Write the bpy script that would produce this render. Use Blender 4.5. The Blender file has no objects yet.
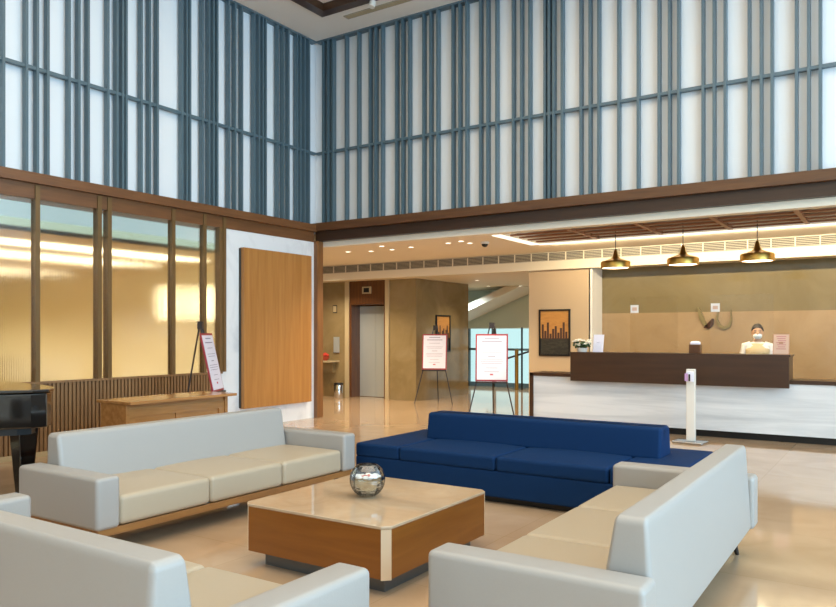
import bpy, bmesh, math, random
from mathutils import Vector, Matrix
random.seed(7)
C = bpy.context.scene.collection
SC = bpy.context.scene
PI = math.pi
R = math.radians

# ---------------------------------------------------------------- camera, world, lights, exposure
FPX = 744.0
cam = bpy.data.cameras.new('camera'); co = bpy.data.objects.new('camera', cam); C.objects.link(co)
cam.sensor_width = 36.0; cam.lens = FPX / 836 * 36; cam.shift_y = 30.5 / 836
cam.clip_start = 0.05; cam.clip_end = 200
co.location = (0, 0, 1.45); co.rotation_euler = (R(90), 0, R(33.2))
SC.camera = co
SC.view_settings.view_transform = 'Standard'; SC.view_settings.look = 'None'
SC.view_settings.gamma = 1.0; SC.view_settings.use_curve_mapping = False
SC.view_settings.exposure = 0.18
w = bpy.data.worlds.new('sky'); SC.world = w; w.use_nodes = True
w.node_tree.nodes['Background'].inputs[0].default_value = (0.72, 0.88, 0.92, 1)
w.node_tree.nodes['Background'].inputs[1].default_value = 1.0
SC.cycles.use_denoising = True
SC.cycles.max_bounces = 8; SC.cycles.diffuse_bounces = 4; SC.cycles.glossy_bounces = 4
SC.cycles.transmission_bounces = 6; SC.cycles.transparent_max_bounces = 8
SC.cycles.sample_clamp_indirect = 4.0
SC.cycles.caustics_reflective = False; SC.cycles.caustics_refractive = False

def area(name, loc, rot, sx, sy, power, col, spread=PI):
    l = bpy.data.lights.new(name, 'AREA'); l.shape = 'RECTANGLE'; l.size = sx; l.size_y = sy
    l.energy = power; l.color = col; l.spread = spread
    o = bpy.data.objects.new(name, l); C.objects.link(o); o.location = loc; o.rotation_euler = rot
    return o
# daylight through the tall windows to the right of the viewer
area('daylight_right', (6.3, 2.0, 3.1), (0, R(104), 0), 5.2, 13.0, 1250, (0.46, 0.75, 1.0))
area('rear_fill', (-1.0, -5.8, 3.0), (R(90), 0, 0), 12.0, 5.0, 85, (0.80, 0.92, 1.0))  # added cool fill; the rear wall has no windows
ZC_ = 6.50
# the luminous coffer in the hall ceiling
area('coffer_light', (-2.4, 3.0, ZC_ + .07), (0, 0, 0), 8.6, 9.6, 430, (1.0, 0.80, 0.56))

# ---------------------------------------------------------------- materials
def lin(c):
    return tuple((x / 12.92 if x <= .04045 else ((x + .055) / 1.055) ** 2.4) for x in c)
def hx(s):
    return lin(tuple(int(s[i:i+2], 16) / 255 for i in (0, 2, 4)))
def newmat(name):
    m = bpy.data.materials.new(name); m.use_nodes = True
    return m, m.node_tree.nodes, m.node_tree.links, m.node_tree.nodes['Principled BSDF']
def mat(name, col, rough=.5, metal=0.0, emit=None, es=0.0, spec=.5, coat=0.0, noise=0.0, nscale=30, bump=0.0, sheen=0.0):
    m, n, l, b = newmat(name)
    if isinstance(col, str): col = hx(col)
    b.inputs['Base Color'].default_value = (*col, 1)
    b.inputs['Roughness'].default_value = rough; b.inputs['Metallic'].default_value = metal
    b.inputs['Specular IOR Level'].default_value = spec
    b.inputs['Coat Weight'].default_value = coat; b.inputs['Coat Roughness'].default_value = .08
    b.inputs['Sheen Weight'].default_value = sheen
    if emit is not None:
        if isinstance(emit, str): emit = hx(emit)
        b.inputs['Emission Color'].default_value = (*emit, 1); b.inputs['Emission Strength'].default_value = es
    if noise or bump:
        tc = n.new('ShaderNodeTexCoord'); nt = n.new('ShaderNodeTexNoise')
        nt.inputs['Scale'].default_value = nscale; nt.inputs['Detail'].default_value = 4
        l.new(tc.outputs['Object'], nt.inputs['Vector'])
        if noise:
            mx = n.new('ShaderNodeMix'); mx.data_type = 'RGBA'
            mx.inputs[6].default_value = (*[c * (1 - noise) for c in col], 1)
            mx.inputs[7].default_value = (*[min(1, c * (1 + noise)) for c in col], 1)
            l.new(nt.outputs['Fac'], mx.inputs[0]); l.new(mx.outputs[2], b.inputs['Base Color'])
        if bump:
            bp = n.new('ShaderNodeBump'); bp.inputs['Strength'].default_value = bump; bp.inputs['Distance'].default_value = .01
            l.new(nt.outputs['Fac'], bp.inputs['Height']); l.new(bp.outputs[0], b.inputs['Normal'])
    return m
def wood(name, c1, c2, stretch=(8, 8, .6), rough=.35, scale=3.0, coat=0.0):
    m, n, l, b = newmat(name)
    c1, c2 = hx(c1), hx(c2)
    tc = n.new('ShaderNodeTexCoord'); mp = n.new('ShaderNodeMapping'); mp.inputs['Scale'].default_value = stretch
    nt = n.new('ShaderNodeTexNoise'); nt.inputs['Scale'].default_value = scale; nt.inputs['Detail'].default_value = 6
    nt.inputs['Distortion'].default_value = .4
    cr = n.new('ShaderNodeValToRGB'); cr.color_ramp.elements[0].position = .3; cr.color_ramp.elements[1].position = .7
    cr.color_ramp.elements[0].color = (*c1, 1); cr.color_ramp.elements[1].color = (*c2, 1)
    l.new(tc.outputs['Object'], mp.inputs[0]); l.new(mp.outputs[0], nt.inputs['Vector'])
    l.new(nt.outputs['Fac'], cr.inputs[0]); l.new(cr.outputs[0], b.inputs['Base Color'])
    b.inputs['Roughness'].default_value = rough; b.inputs['Coat Weight'].default_value = coat
    b.inputs['Coat Roughness'].default_value = .1
    return m
def stone(name, base, vein, stretch=(1, 1, 1), scale=2.0, rough=.15, lo=.45, hi=.62, dist=1.5, spec=.5):
    m, n, l, b = newmat(name)
    tc = n.new('ShaderNodeTexCoord'); mp = n.new('ShaderNodeMapping'); mp.inputs['Scale'].default_value = stretch
    nt = n.new('ShaderNodeTexNoise'); nt.inputs['Scale'].default_value = scale; nt.inputs['Detail'].default_value = 8
    nt.inputs['Roughness'].default_value = .6; nt.inputs['Distortion'].default_value = dist
    cr = n.new('ShaderNodeValToRGB'); cr.color_ramp.elements[0].position = lo; cr.color_ramp.elements[1].position = hi
    cr.color_ramp.elements[0].color = (*hx(vein), 1); cr.color_ramp.elements[1].color = (*hx(base), 1)
    l.new(tc.outputs['Object'], mp.inputs[0]); l.new(mp.outputs[0], nt.inputs['Vector'])
    l.new(nt.outputs['Fac'], cr.inputs[0]); l.new(cr.outputs[0], b.inputs['Base Color'])
    b.inputs['Roughness'].default_value = rough; b.inputs['Specular IOR Level'].default_value = spec
    return m
def emis(name, col, s):
    m, n, l, b = newmat(name)
    if isinstance(col, str): col = hx(col)
    b.inputs['Base Color'].default_value = (.8, .8, .8, 1)
    b.inputs['Emission Color'].default_value = (*col, 1); b.inputs['Emission Strength'].default_value = s
    return m
def glass(name, col=(1, 1, 1), refl=.08, alpha_col=None, rough=0.0):
    m, n, l, b = newmat(name); n.remove(b); out = n['Material Output']
    tr = n.new('ShaderNodeBsdfTransparent'); tr.inputs[0].default_value = (*col, 1)
    gl = n.new('ShaderNodeBsdfGlossy'); gl.inputs['Roughness'].default_value = rough
    mx = n.new('ShaderNodeMixShader'); fr = n.new('ShaderNodeLayerWeight'); fr.inputs[0].default_value = .25
    ma = n.new('ShaderNodeMath'); ma.operation = 'MULTIPLY'; ma.inputs[1].default_value = refl * 4
    ad = n.new('ShaderNodeMath'); ad.operation = 'ADD'; ad.inputs[1].default_value = refl * .3; ad.use_clamp = True
    l.new(fr.outputs['Fresnel'], ma.inputs[0]); l.new(ma.outputs[0], ad.inputs[0]); l.new(ad.outputs[0], mx.inputs[0])
    l.new(tr.outputs[0], mx.inputs[1]); l.new(gl.outputs[0], mx.inputs[2]); l.new(mx.outputs[0], out.inputs[0])
    return m
def floor_mat():
    m, n, l, b = newmat('polished_stone')
    tc = n.new('ShaderNodeTexCoord')
    br = n.new('ShaderNodeTexBrick'); br.offset = 0; br.inputs['Scale'].default_value = 1.0
    br.inputs['Brick Width'].default_value = 1.2; br.inputs['Row Height'].default_value = 1.2
    br.inputs['Mortar Size'].default_value = .003; br.inputs['Bias'].default_value = 0
    br.inputs['Color1'].default_value = (*hx('c9ac8d'), 1); br.inputs['Color2'].default_value = (*hx('c5a786'), 1)
    br.inputs['Mortar'].default_value = (*hx('b89d79'), 1)
    nt = n.new('ShaderNodeTexNoise'); nt.inputs['Scale'].default_value = 1.6; nt.inputs['Detail'].default_value = 8; nt.inputs['Distortion'].default_value = 1.0
    mx = n.new('ShaderNodeMix'); mx.data_type = 'RGBA'; mx.blend_type = 'MULTIPLY'; mx.inputs[0].default_value = .35
    cr = n.new('ShaderNodeValToRGB'); cr.color_ramp.elements[0].position = .35; cr.color_ramp.elements[1].position = .65
    cr.color_ramp.elements[0].color = (.62, .55, .46, 1); cr.color_ramp.elements[1].color = (1, 1, 1, 1)
    l.new(tc.outputs['Object'], br.inputs['Vector']); l.new(tc.outputs['Object'], nt.inputs['Vector'])
    l.new(nt.outputs['Fac'], cr.inputs[0]); l.new(br.outputs['Color'], mx.inputs[6]); l.new(cr.outputs[0], mx.inputs[7])
    l.new(mx.outputs[2], b.inputs['Base Color'])
    b.inputs['Roughness'].default_value = .07; b.inputs['Specular IOR Level'].default_value = .8
    return m
def reeded(name):
    m, n, l, b = newmat(name); n.remove(b); out = n['Material Output']
    tc = n.new('ShaderNodeTexCoord'); wv = n.new('ShaderNodeTexWave'); wv.wave_type = 'BANDS'; wv.bands_direction = 'Y'; wv.wave_profile = 'SIN'
    wv.inputs['Scale'].default_value = 15.7; bp = n.new('ShaderNodeBump'); bp.inputs['Distance'].default_value = .0012; bp.inputs['Strength'].default_value = 1
    l.new(tc.outputs['Object'], wv.inputs['Vector']); l.new(wv.outputs['Fac'], bp.inputs['Height'])
    rf = n.new('ShaderNodeBsdfRefraction'); rf.inputs['IOR'].default_value = 1.3; rf.inputs['Roughness'].default_value = .17
    rf.inputs[0].default_value = (.96, .96, .93, 1); l.new(bp.outputs[0], rf.inputs['Normal'])
    gl = n.new('ShaderNodeBsdfGlossy'); gl.inputs['Roughness'].default_value = .12
    mx = n.new('ShaderNodeMixShader'); mx.inputs[0].default_value = .08
    l.new(rf.outputs[0], mx.inputs[1]); l.new(gl.outputs[0], mx.inputs[2]); l.new(mx.outputs[0], out.inputs[0])
    return m

M = dict(
    floor=floor_mat(),
    white=mat('white_paint', 'e6e0d6', .6),
    ceil_up=mat('ceiling_paint', 'ebe5dc', .7),
    ceil_low=mat('cream_paint', 'ebe0cc', .7),
    fascia=mat('fascia_paint', 'e2d6bd', .6),
    panel=mat('white_backing', 'e8eef3', .35),
    slat=mat('teal_grey_lacquer', '536974', .4),
    beam=wood('walnut_beam', '54361f', '694527', (.6, 8, 8), .4),
    beamy=wood('walnut_beam_side', '664327', '7a5231', (8, .6, 8), .4),
    bronze=mat('bronze_frame', '7a5f3c', .35, .35),
    wains=wood('fluted_oak', '7d5c3c', '947049', (8, 8, .6), .5),
    oak=wood('golden_oak', 'a26d34', 'b58045', (6, 6, .35), .4, 2.5),
    deskw=wood('oak_desk', '9c6b3b', 'b8834d', (8, .6, 8), .25, 2.5, .2),
    walnut=wood('table_walnut', '7a4615', '8d561f', (.7, .7, 8), .3, 2.0, .15),
beam_shaded=wood('walnut_beam_shaded', '2f1d10', '3c2616', (.6, 8, 8), .4),
    post=wood('post_walnut', '6e492a', '85592f', (8, 8, .5), .4),
    marble=stone('white_marble', 'eaebec', 'c3c6c9', (.22, 1, 3.2), 1.6, .15, .3, .6, .5),
    marblew=stone('white_marble_wall', 'eaeef2', 'c9ced4', (1, 1, .5), 1.5, .2, .25, .5, 1.2),
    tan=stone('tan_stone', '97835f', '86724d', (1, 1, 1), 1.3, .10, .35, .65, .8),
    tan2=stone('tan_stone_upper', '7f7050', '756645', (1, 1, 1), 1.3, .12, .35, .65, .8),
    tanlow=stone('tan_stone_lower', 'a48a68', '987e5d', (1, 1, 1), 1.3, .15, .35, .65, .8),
    cream=mat('cream_stone', 'c4ab8a', .3, noise=.04, nscale=2),
    trimstone=mat('pale_stone_trim', 'b9a682', .25),
    darkwood=wood('dark_desk_veneer', '3d281b', '49301f', (.6, 8, 8), .3, 2.0),
trel=wood('trellis_timber', '8a5638', 'a06a48', (.6, 8, 8), .4),
    elevw=wood('elevator_surround', '54301a', '66401f', (8, 8, .6), .35),
    steel=mat('brushed_steel', 'c4caca', .32, .5),
    chrome=mat('chrome', 'c8c8c8', .12, 1.0),
    black=mat('black_satin', '121212', .35),
    piano=mat('piano_black', '07080a', .06, coat=1.0),
    leather=mat('cream_leather', 'a39f9a', .42, noise=.02, nscale=120, bump=.05),
    leg=mat('dark_leg', '2b1b12', .4),
    rail=wood('sofa_rail_wood', '8b5f37', 'a0713f', (8, .6, 8), .35),
    blue=mat('blue_fabric', '042b54', .8, spec=.2, noise=.08, nscale=200, bump=.08),
    ttop=stone('table_top_stone', 'c8b296', 'b89e80', (1, 1, 1), 2.5, .02, .35, .65, 1.0, 1.0),
    strip=mat('pale_corner_strip', 'd9c0a0', .25),
    grey=mat('plinth_grey', '6b6f72', .3, .6),
    brass=mat('aged_brass', 'c9a052', .33, 1.0),
    lamp=emis('lamp_glow', (1.0, .86, .62), 9.0),
    spot=emis('downlight_glow', (1.0, .90, .72), 3.5),
    led=emis('led_strip', (1.0, .90, .72), 1.3),
    grille=mat('vent_grey', 'a89f8c', .5),
    dark=mat('vent_dark', '3a352d', .7),
    paper=mat('white_paper', 'ece9f6', .4),
    red=mat('red_frame', '9c3038', .35),
    ink=mat('grey_ink', '9a93a8', .7),
    inkr=mat('red_ink', 'c06070', .7),
    easel=mat('easel_dark', '2a1f1a', .4),
    glass=glass('clear_glass', (1, 1, 1), .10),
    guard=glass('acrylic', (.97, .96, .93), .05),
    reed=reeded('reeded_glass'),
    teal=glass('teal_glass', (.88, .98, .96), .06),
    sticker=mat('white_sticker', 'f3ece6', .5),
    olive=mat('metal_petal_olive', '86764f', .35, .4),
    bronzed=mat('metal_petal_dark', '4a2d1c', .35, .4),
    skin=mat('skin', 'c99a78', .5),
    hair=mat('dark_hair', '1e1512', .5),
    mask=mat('face_mask', 'dfe6ea', .6),
    blouse=mat('white_blouse', 'efe6df', .7),
    vest=mat('tan_vest', 'cdb48a', .7),
    trouser=mat('dark_trousers', '24242a', .7),
    green=mat('leaf_green', '2f4a22', .5, noise=.3, nscale=60),
    petal=mat('white_petal', 'eee8d8', .6),
    pot=mat('white_pot', 'e5e0d8', .3),
    redf=mat('red_flower', 'b8321f', .6),
    blueglow=emis('blue_glow_panel', (.50, .74, .82), .75),
    roomwall=mat('room_wall', 'd6cfb2', .6),
    roomfloor=mat('room_floor', 'cfc4a8', .3),
    roomceil=mat('room_ceiling', 'c9bd9a', .6),
    warm=emis('cove_strip', (1.0, .90, .62), 5.0),
    globe=emis('globe_glow', (1.0, .88, .55), 6.0),
    lilac=mat('lilac_label', 'c79ccc', .4),
    seat=mat('seat_leather', 'b3a48d', .42, noise=.02, nscale=120, bump=.05),
    red_item=mat('terracotta_red', 'a8402a', .5),
    water=mat('water_glint_white', 'f0f0ee', .3),
)

# ---------------------------------------------------------------- mesh helpers
class MB:
    def __init__(s): s.v = []; s.f = []
    def add(s, vs, fs):
        b = len(s.v); s.v += [tuple(p) for p in vs]; s.f += [tuple(i + b for i in f) for f in fs]; return s
    def box(s, x0, y0, z0, x1, y1, z1):
        x0, x1 = min(x0, x1), max(x0, x1); y0, y1 = min(y0, y1), max(y0, y1); z0, z1 = min(z0, z1), max(z0, z1)
        return s.add([(x0,y0,z0),(x1,y0,z0),(x1,y1,z0),(x0,y1,z0),(x0,y0,z1),(x1,y0,z1),(x1,y1,z1),(x0,y1,z1)],
                     [(0,3,2,1),(4,5,6,7),(0,1,5,4),(1,2,6,5),(2,3,7,6),(3,0,4,7)])
    def rbox(s, x0, y0, z0, x1, y1, z1, r, crown=0, fn=None, n=4):
        c = Vector(((x0+x1)/2, (y0+y1)/2, (z0+z1)/2)); h = Vector((abs(x1-x0)/2, abs(y1-y0)/2, abs(z1-z0)/2))
        r = min(r, h.x*.98, h.y*.98, h.z*.98)
        def axis(hh):
            a = [-hh + r * (1 - math.tan(PI/4*(1 - k/n))) for k in range(n+1)]
            mid = [-(hh - r) + 2*(hh - r)*k/6 for k in range(1, 6)]
            return a + mid + [-t for t in reversed(a)]
        ax = [axis(h.x), axis(h.y), axis(h.z)]
        idx = {}; vs = []; fs = []
        def vert(p):
            k = tuple(round(t, 6) for t in p)
            if k not in idx:
                q = Vector(p); inn = Vector([max(-(h[i]-r), min(h[i]-r, q[i])) for i in range(3)])
                d = q - inn
                if d.length > 1e-9: q = inn + d.normalized()*r
                if crown and q.z > 0: q.z += crown*(1-(q.x/h.x)**2)*(1-(q.y/h.y)**2)
                q = q + c
                if fn: q = Vector(fn(q))
                idx[k] = len(vs); vs.append(q)
            return idx[k]
        for a in range(3):
            b_, c_ = (a+1) % 3, (a+2) % 3
            for sg in (-1, 1):
                for i in range(len(ax[b_])-1):
                    for j in range(len(ax[c_])-1):
                        quad = []
                        for (u, v_) in ((i,j),(i+1,j),(i+1,j+1),(i,j+1)):
                            p = [0,0,0]; p[a] = sg*h[a]; p[b_] = ax[b_][u]; p[c_] = ax[c_][v_]; quad.append(vert(p))
                        fs.append(tuple(quad if sg > 0 else quad[::-1]))
        return s.add(vs, fs)
    def tube(s, pts, rad, n=10, cap=True):
        pts = [Vector(p) for p in pts]
        if not isinstance(rad, (list, tuple)): rad = [rad]*len(pts)
        vs = []; fs = []; up = None
        for i, p in enumerate(pts):
            d = (pts[min(i+1, len(pts)-1)] - pts[max(i-1, 0)]).normalized()
            if up is None: up = Vector((0,0,1)) if abs(d.z) < .9 else Vector((1,0,0))
            x = d.cross(up).normalized(); y = x.cross(d).normalized(); up = y
            for k in range(n):
                a = 2*PI*k/n; vs.append(p + (x*math.cos(a) + y*math.sin(a))*rad[i])
        for i in range(len(pts)-1):
            for k in range(n):
                fs.append((i*n+k, i*n+(k+1)%n, (i+1)*n+(k+1)%n, (i+1)*n+k))
        if cap: fs.append(tuple(range(n))[::-1]); fs.append(tuple(range((len(pts)-1)*n, len(pts)*n)))
        return s.add(vs, fs)
    def lathe(s, prof, cx=0, cy=0, n=32, ex=1, ey=1):
        vs = []; fs = []
        for (r, z) in prof:
            for k in range(n):
                a = 2*PI*k/n; vs.append((cx + max(r, 1e-4)*math.cos(a)*ex, cy + max(r, 1e-4)*math.sin(a)*ey, z))
        for i in range(len(prof)-1):
            for k in range(n): fs.append((i*n+k, i*n+(k+1)%n, (i+1)*n+(k+1)%n, (i+1)*n+k))
        if prof[0] != prof[-1]:
            fs.append(tuple(range(n))[::-1]); fs.append(tuple(range((len(prof)-1)*n, len(prof)*n)))
        return s.add(vs, fs)
    def ell(s, c, r, n=16, m=10, rot=None):
        vs = []; fs = []
        for i in range(m+1):
            t = PI*i/m
            for k in range(n):
                a = 2*PI*k/n
                p = Vector((r[0]*max(math.sin(t),.002)*math.cos(a), r[1]*max(math.sin(t),.002)*math.sin(a), -r[2]*math.cos(t)))
                if rot: p = rot @ p
                vs.append(Vector(c) + p)
        for i in range(m):
            for k in range(n): fs.append((i*n+k, i*n+(k+1)%n, (i+1)*n+(k+1)%n, (i+1)*n+k))
        fs.append(tuple(range(n))[::-1]); fs.append(tuple(range(m*n, (m+1)*n)))
        return s.add(vs, fs)
    def prism(s, poly, z0, z1):
        n = len(poly)
        return s.add([(x, y, z0) for x, y in poly] + [(x, y, z1) for x, y in poly],
                     [tuple(range(n))[::-1], tuple(range(n, 2*n))] + [(i, (i+1) % n, n+(i+1) % n, n+i) for i in range(n)])
    def hexa(s, lo, hi):
        return s.add(list(lo) + list(hi), [(0,3,2,1),(4,5,6,7),(0,1,5,4),(1,2,6,5),(2,3,7,6),(3,0,4,7)])
    def bar(s, a, b, w_, d_):
        a = Vector(a); b = Vector(b); t = (b-a).normalized()
        u = t.cross(Vector((0,0,1)) if abs(t.z) < .95 else Vector((1,0,0))).normalized(); v_ = t.cross(u)
        f = lambda p: [p - u*w_/2 - v_*d_/2, p + u*w_/2 - v_*d_/2, p + u*w_/2 + v_*d_/2, p - u*w_/2 + v_*d_/2]
        return s.hexa(f(a), f(b))
    def build(s, name, m, parent=None, smooth=False, bevel=0, mod=None):
        off = Vector((0, 0, 0)); p = parent
        while p is not None: off += p.location; p = p.parent
        me = bpy.data.meshes.new(name); me.from_pydata([tuple(Vector(q) - off) for q in s.v], [], s.f)
        bm = bmesh.new(); bm.from_mesh(me); bmesh.ops.recalc_face_normals(bm, faces=bm.faces); bm.to_mesh(me); bm.free()
        o = bpy.data.objects.new(name, me); C.objects.link(o)
        if m: me.materials.append(m)
        if smooth:
            for f in me.polygons: f.use_smooth = True
            me.set_sharp_from_angle(angle=R(40))
        if bevel:
            b = o.modifiers.new('bevel', 'BEVEL'); b.width = bevel; b.segments = 3; b.limit_method = 'ANGLE'
        if parent: o.parent = parent
        return o
def rot_mb(mb, ang, piv=(0, 0)):
    c, s_ = math.cos(ang), math.sin(ang)
    mb.v = [(piv[0] + (x-piv[0])*c - (y-piv[1])*s_, piv[1] + (x-piv[0])*s_ + (y-piv[1])*c, z) for x, y, z in mb.v]
    return mb
def B(*a): return MB().box(*a)
def empty(name, loc=(0, 0, 0), parent=None):
    o = bpy.data.objects.new(name, None); C.objects.link(o); o.location = loc; o.empty_display_size = .1
    if parent: o.parent = parent
    return o
def tag(o, label, cat, group=None):
    o['label'] = label; o['category'] = cat
    if group: o['group'] = group
    return o
def thing(name, loc, label, cat, group=None): return tag(empty(name, loc), label, cat, group)
def struct(o): o['kind'] = 'structure'; return o
def copy_tree(o, parent=None):
    c = o.copy(); C.objects.link(c)
    if parent is not None: c.parent = parent
    for ch in [x for x in bpy.data.objects if x.parent == o]: copy_tree(ch, c)
    return c

# camera model, used only to turn measured slat positions into distances along their wall
VA = R(33.2); V = (-math.sin(VA), math.cos(VA)); RR = (math.cos(VA), math.sin(VA))
def y_on_left(px, X):
    k = V[0] + RR[0]*(px-418)/FPX; d = X/k; return V[1]*d + RR[1]*(px-418)/FPX*d
def x_on_back(px, Y):
    k = V[1] + RR[1]*(px-418)/FPX; d = Y/k; return V[0]*d + RR[0]*(px-418)/FPX*d

XW, YW = -8.51, 9.79       # face planes of the left and far slat screens
ZC = 6.50; ZL = 2.96; ZS = 2.655
# ---------------------------------------------------------------- the setting
struct(B(-20.2, -6.2, -.2, 6.7, 18.4, 0).build('floor', M['floor']))
# hall ceiling with a wooden coffer
cx0, cy0, cx1, cy1 = -7.73, -3.2, 3.0, 9.04
mb = MB(); zt = ZC + .45
mb.box(-8.9, -6.2, ZC, cx0, 10.1, zt).box(cx1, -6.2, ZC, 6.7, 10.1, zt).box(cx0, -6.2, ZC, cx1, cy0, zt).box(cx0, cy1, ZC, cx1, 10.1, zt)
mb.box(cx0, cy0, ZC + .09, cx1, cy1, zt)
struct(mb.build('ceiling', M['ceil_up']))
fr = MB(); t = .17
fr.box(cx0, cy0, ZC-.03, cx0+t, cy1, ZC+.09).box(cx1-t, cy0, ZC-.03, cx1, cy1, ZC+.09)
fr.box(cx0+t, cy0, ZC-.03, cx1-t, cy0+t, ZC+.09).box(cx0+t, cy1-t, ZC-.03, cx1-t, cy1, ZC+.09)
struct(fr.build('trim_1', M['darkwood']))
# upper white backing walls behind the slats
struct(B(-8.9, -6.2, 3.2, -8.62, 10.1, ZC).build('wall_left', M['panel']))
struct(B(-8.62, 9.90, 3.2, 6.7, 10.1, ZC).build('wall_far', M['panel']))
# right (window) wall and rear wall
mb = MB().box(6.5, -6.2, 0, 6.7, 9.9, .25).box(6.5, -6.2, 5.9, 6.7, 9.9, ZC).box(6.5, -6.2, .25, 6.7, -5.2, 5.9).box(6.5, 9.0, .25, 6.7, 9.9, 5.9)
struct(mb.build('wall_right', M['white']))
wf = struct(empty('window_2', (6.55, 2, .25)))
mb = MB()
for i in range(8): mb.box(6.52, -5.2 + i*14.2/7 - .03, .25, 6.62, -5.2 + i*14.2/7 + .03, 5.9)
mb.box(6.52, -5.2, 2.9, 6.62, 9.0, 2.98)
mb.build('window_frame', M['slat'], wf)
struct(B(-8.9, -6.2, 0, 6.7, -6.0, ZC).build('wall_rear', M['white']))

# beams
bl = MB().box(-8.9, -6, 3.215, XW+.02, YW+.02, 3.335).box(-8.9, -6, 3.04, XW-.05, YW, 3.215)
struct(bl.build('trim_2', M['beamy']))
bb = MB().box(XW-.3, YW-.02, 3.225, 6.5, 10.1, 3.36).box(XW-.06, YW+.06, 3.06, 6.5, 10.1, 3.225)
struct(bb.build('trim_3', M['beam']))
struct(B(XW-.06, YW+.055, 3.055, 6.5, 10.05, 3.224).build('trim_9', M['beam_shaded']))  # recessed lower beam, its shade put into a darker wood colour

# low ceiling beyond the beam, with recess for the timber trellis
tx0, ty0, ty1 = -5.28, 10.12, 11.56
mb = MB().box(-16, 9.95, ZL, tx0, 12.9, 3.5).box(tx0, 9.95, ZL, 6.5, ty0, 3.5).box(tx0, ty1, ZL, 6.5, 12.9, 3.5).box(tx0, ty0, ZL+.16, 6.5, ty1, 3.5)
struct(mb.build('ceiling_low', M['ceil_low']))
mb = MB().box(-16, 12.88, ZS, 6.5, 18.4, ZS+.5)
struct(mb.build('soffit', M['fascia']))
mb = MB().box(-16, 12.80, ZS-.02, 6.5, 12.88, ZL+.1)
struct(mb.build('trim_4', M['fascia']))

# far rooms walls
struct(B(-16, 13.45, 0, -10.68, 13.65, ZS).build('wall_lift', M['tan']))
mb = MB().box(-9.62, 13.45, 0, -8.85, 13.65, ZS).box(-9.05, 13.65, 0, -8.85, 15.75, ZS)
struct(mb.build('wall_lobby', M['tan']))
struct(B(-10.68, 14.25, 0, -9.62, 14.35, ZS).build('wall_shaft', M['dark']))
struct(MB().box(-10.80, 13.42, 0, -10.68, 13.47, ZS).box(-9.66, 13.42, 0, -9.56, 13.47, ZS).build('trim_5', M['trimstone']))
struct(MB().box(-5.94, 12.9, 0, -4.74, 13.1, ZS).box(-5.94, 13.1, 0, -5.74, 18.4, ZS).build('wall_picture', M['cream']))
struct(B(-4.76, 12.9, 0, -4.70, 13.46, ZS).build('trim_6', M['white']))
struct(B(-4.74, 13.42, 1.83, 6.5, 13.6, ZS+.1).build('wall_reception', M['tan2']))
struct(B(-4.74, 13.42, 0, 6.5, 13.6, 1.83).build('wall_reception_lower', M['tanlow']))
struct(B(6.5, 9.9, 0, 6.7, 13.6, ZL).build('wall_right_low', M['cream']))
struct(B(-16.2, 9.95, 0, -16, 18.4, ZL).build('wall_lobby_end', M['tan']))

# left glazed wall: post, marble bay, wainscot, plinth
struct(B(XW-.10, 9.80, 0, XW+.02, 9.95, 3.06).build('trim_7', M['post']))
struct(B(XW-.14, 7.70, 0, XW-.06, 9.80, 3.04).build('wall_marble', M['marblew']))
mb = MB(); y = -5.5
mb.box(XW-.12, -6, .06, XW-.05, 7.70, .86)
while y < 7.62:
    mb.box(XW-.055, y, .06, XW-.02, y+.032, .86); y += .052
mb.box(XW-.14, -6, .86, XW-.01, 7.70, .885)
struct(mb.build('wall_wainscot', M['wains']))
struct(B(XW-.12, -6, 0, XW-.015, 7.70, .06).build('baseboard_left', M['trimstone']))
win = struct(empty('window_1', (XW-.1, 4, .885)))
mull = [y_on_left(p, XW-.05) for p in (37, 99, 109, 173, 204.3, 224)]
gaps = [-6.0, -3.0, .2, 2.3] + mull
for my in gaps[1:]:
    B(XW-.13, my-.028, .885, XW-.03, my+.028, 3.2).build('mullion', M['bronze'], win)
for a, b in zip(gaps[:-1], gaps[1:]):
    B(XW-.095, a+.028, .885, XW-.083, b-.028, 3.04).build('pane', M['reed'], win)
# the room behind the reeded glass
struct(B(-20.2, -6, 0, -20, 9.7, 3.4).build('wall_side_room', M['roomwall']))
struct(B(-20, 9.5, 0, -8.77, 9.70, 3.4).build('wall_side_room_end', M['roomwall']))
struct(B(-20, -6.2, 0, -8.9, -6, 3.4).build('wall_side_room_rear', M['roomwall']))
struct(MB().box(-20, -6, 2.74, -9.25, 9.5, 2.9).build('ceiling_side_room', M['roomceil']))
struct(B(XW-.14, 7.655, .885, XW-.03, 7.715, 3.04).build('trim_8', M['bronze']))
sb = thing('sideboard', (-17, 4, 0), 'long low grey brown sideboard blurred behind the reeded glass', 'sideboard')
B(-18.6, -3, .0, -18.0, 9.0, .85).build('cabinet', mat('sideboard_grey', '8d8266', .5), sb)
B(-18.65, -3.05, .85, -17.95, 9.05, .90).build('countertop', M['trimstone'], sb)
struct(B(-9.30, -6, 2.80, -9.25, 9.5, 3.4).build('glow_panel', M['blueglow']))  # pale blue panel, the light on it put into its material as glow
struct(B(-20.2, -6, 3.4, -8.72, 9.7, 3.5).build('ceiling_side_room_top', M['roomceil']))

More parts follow.
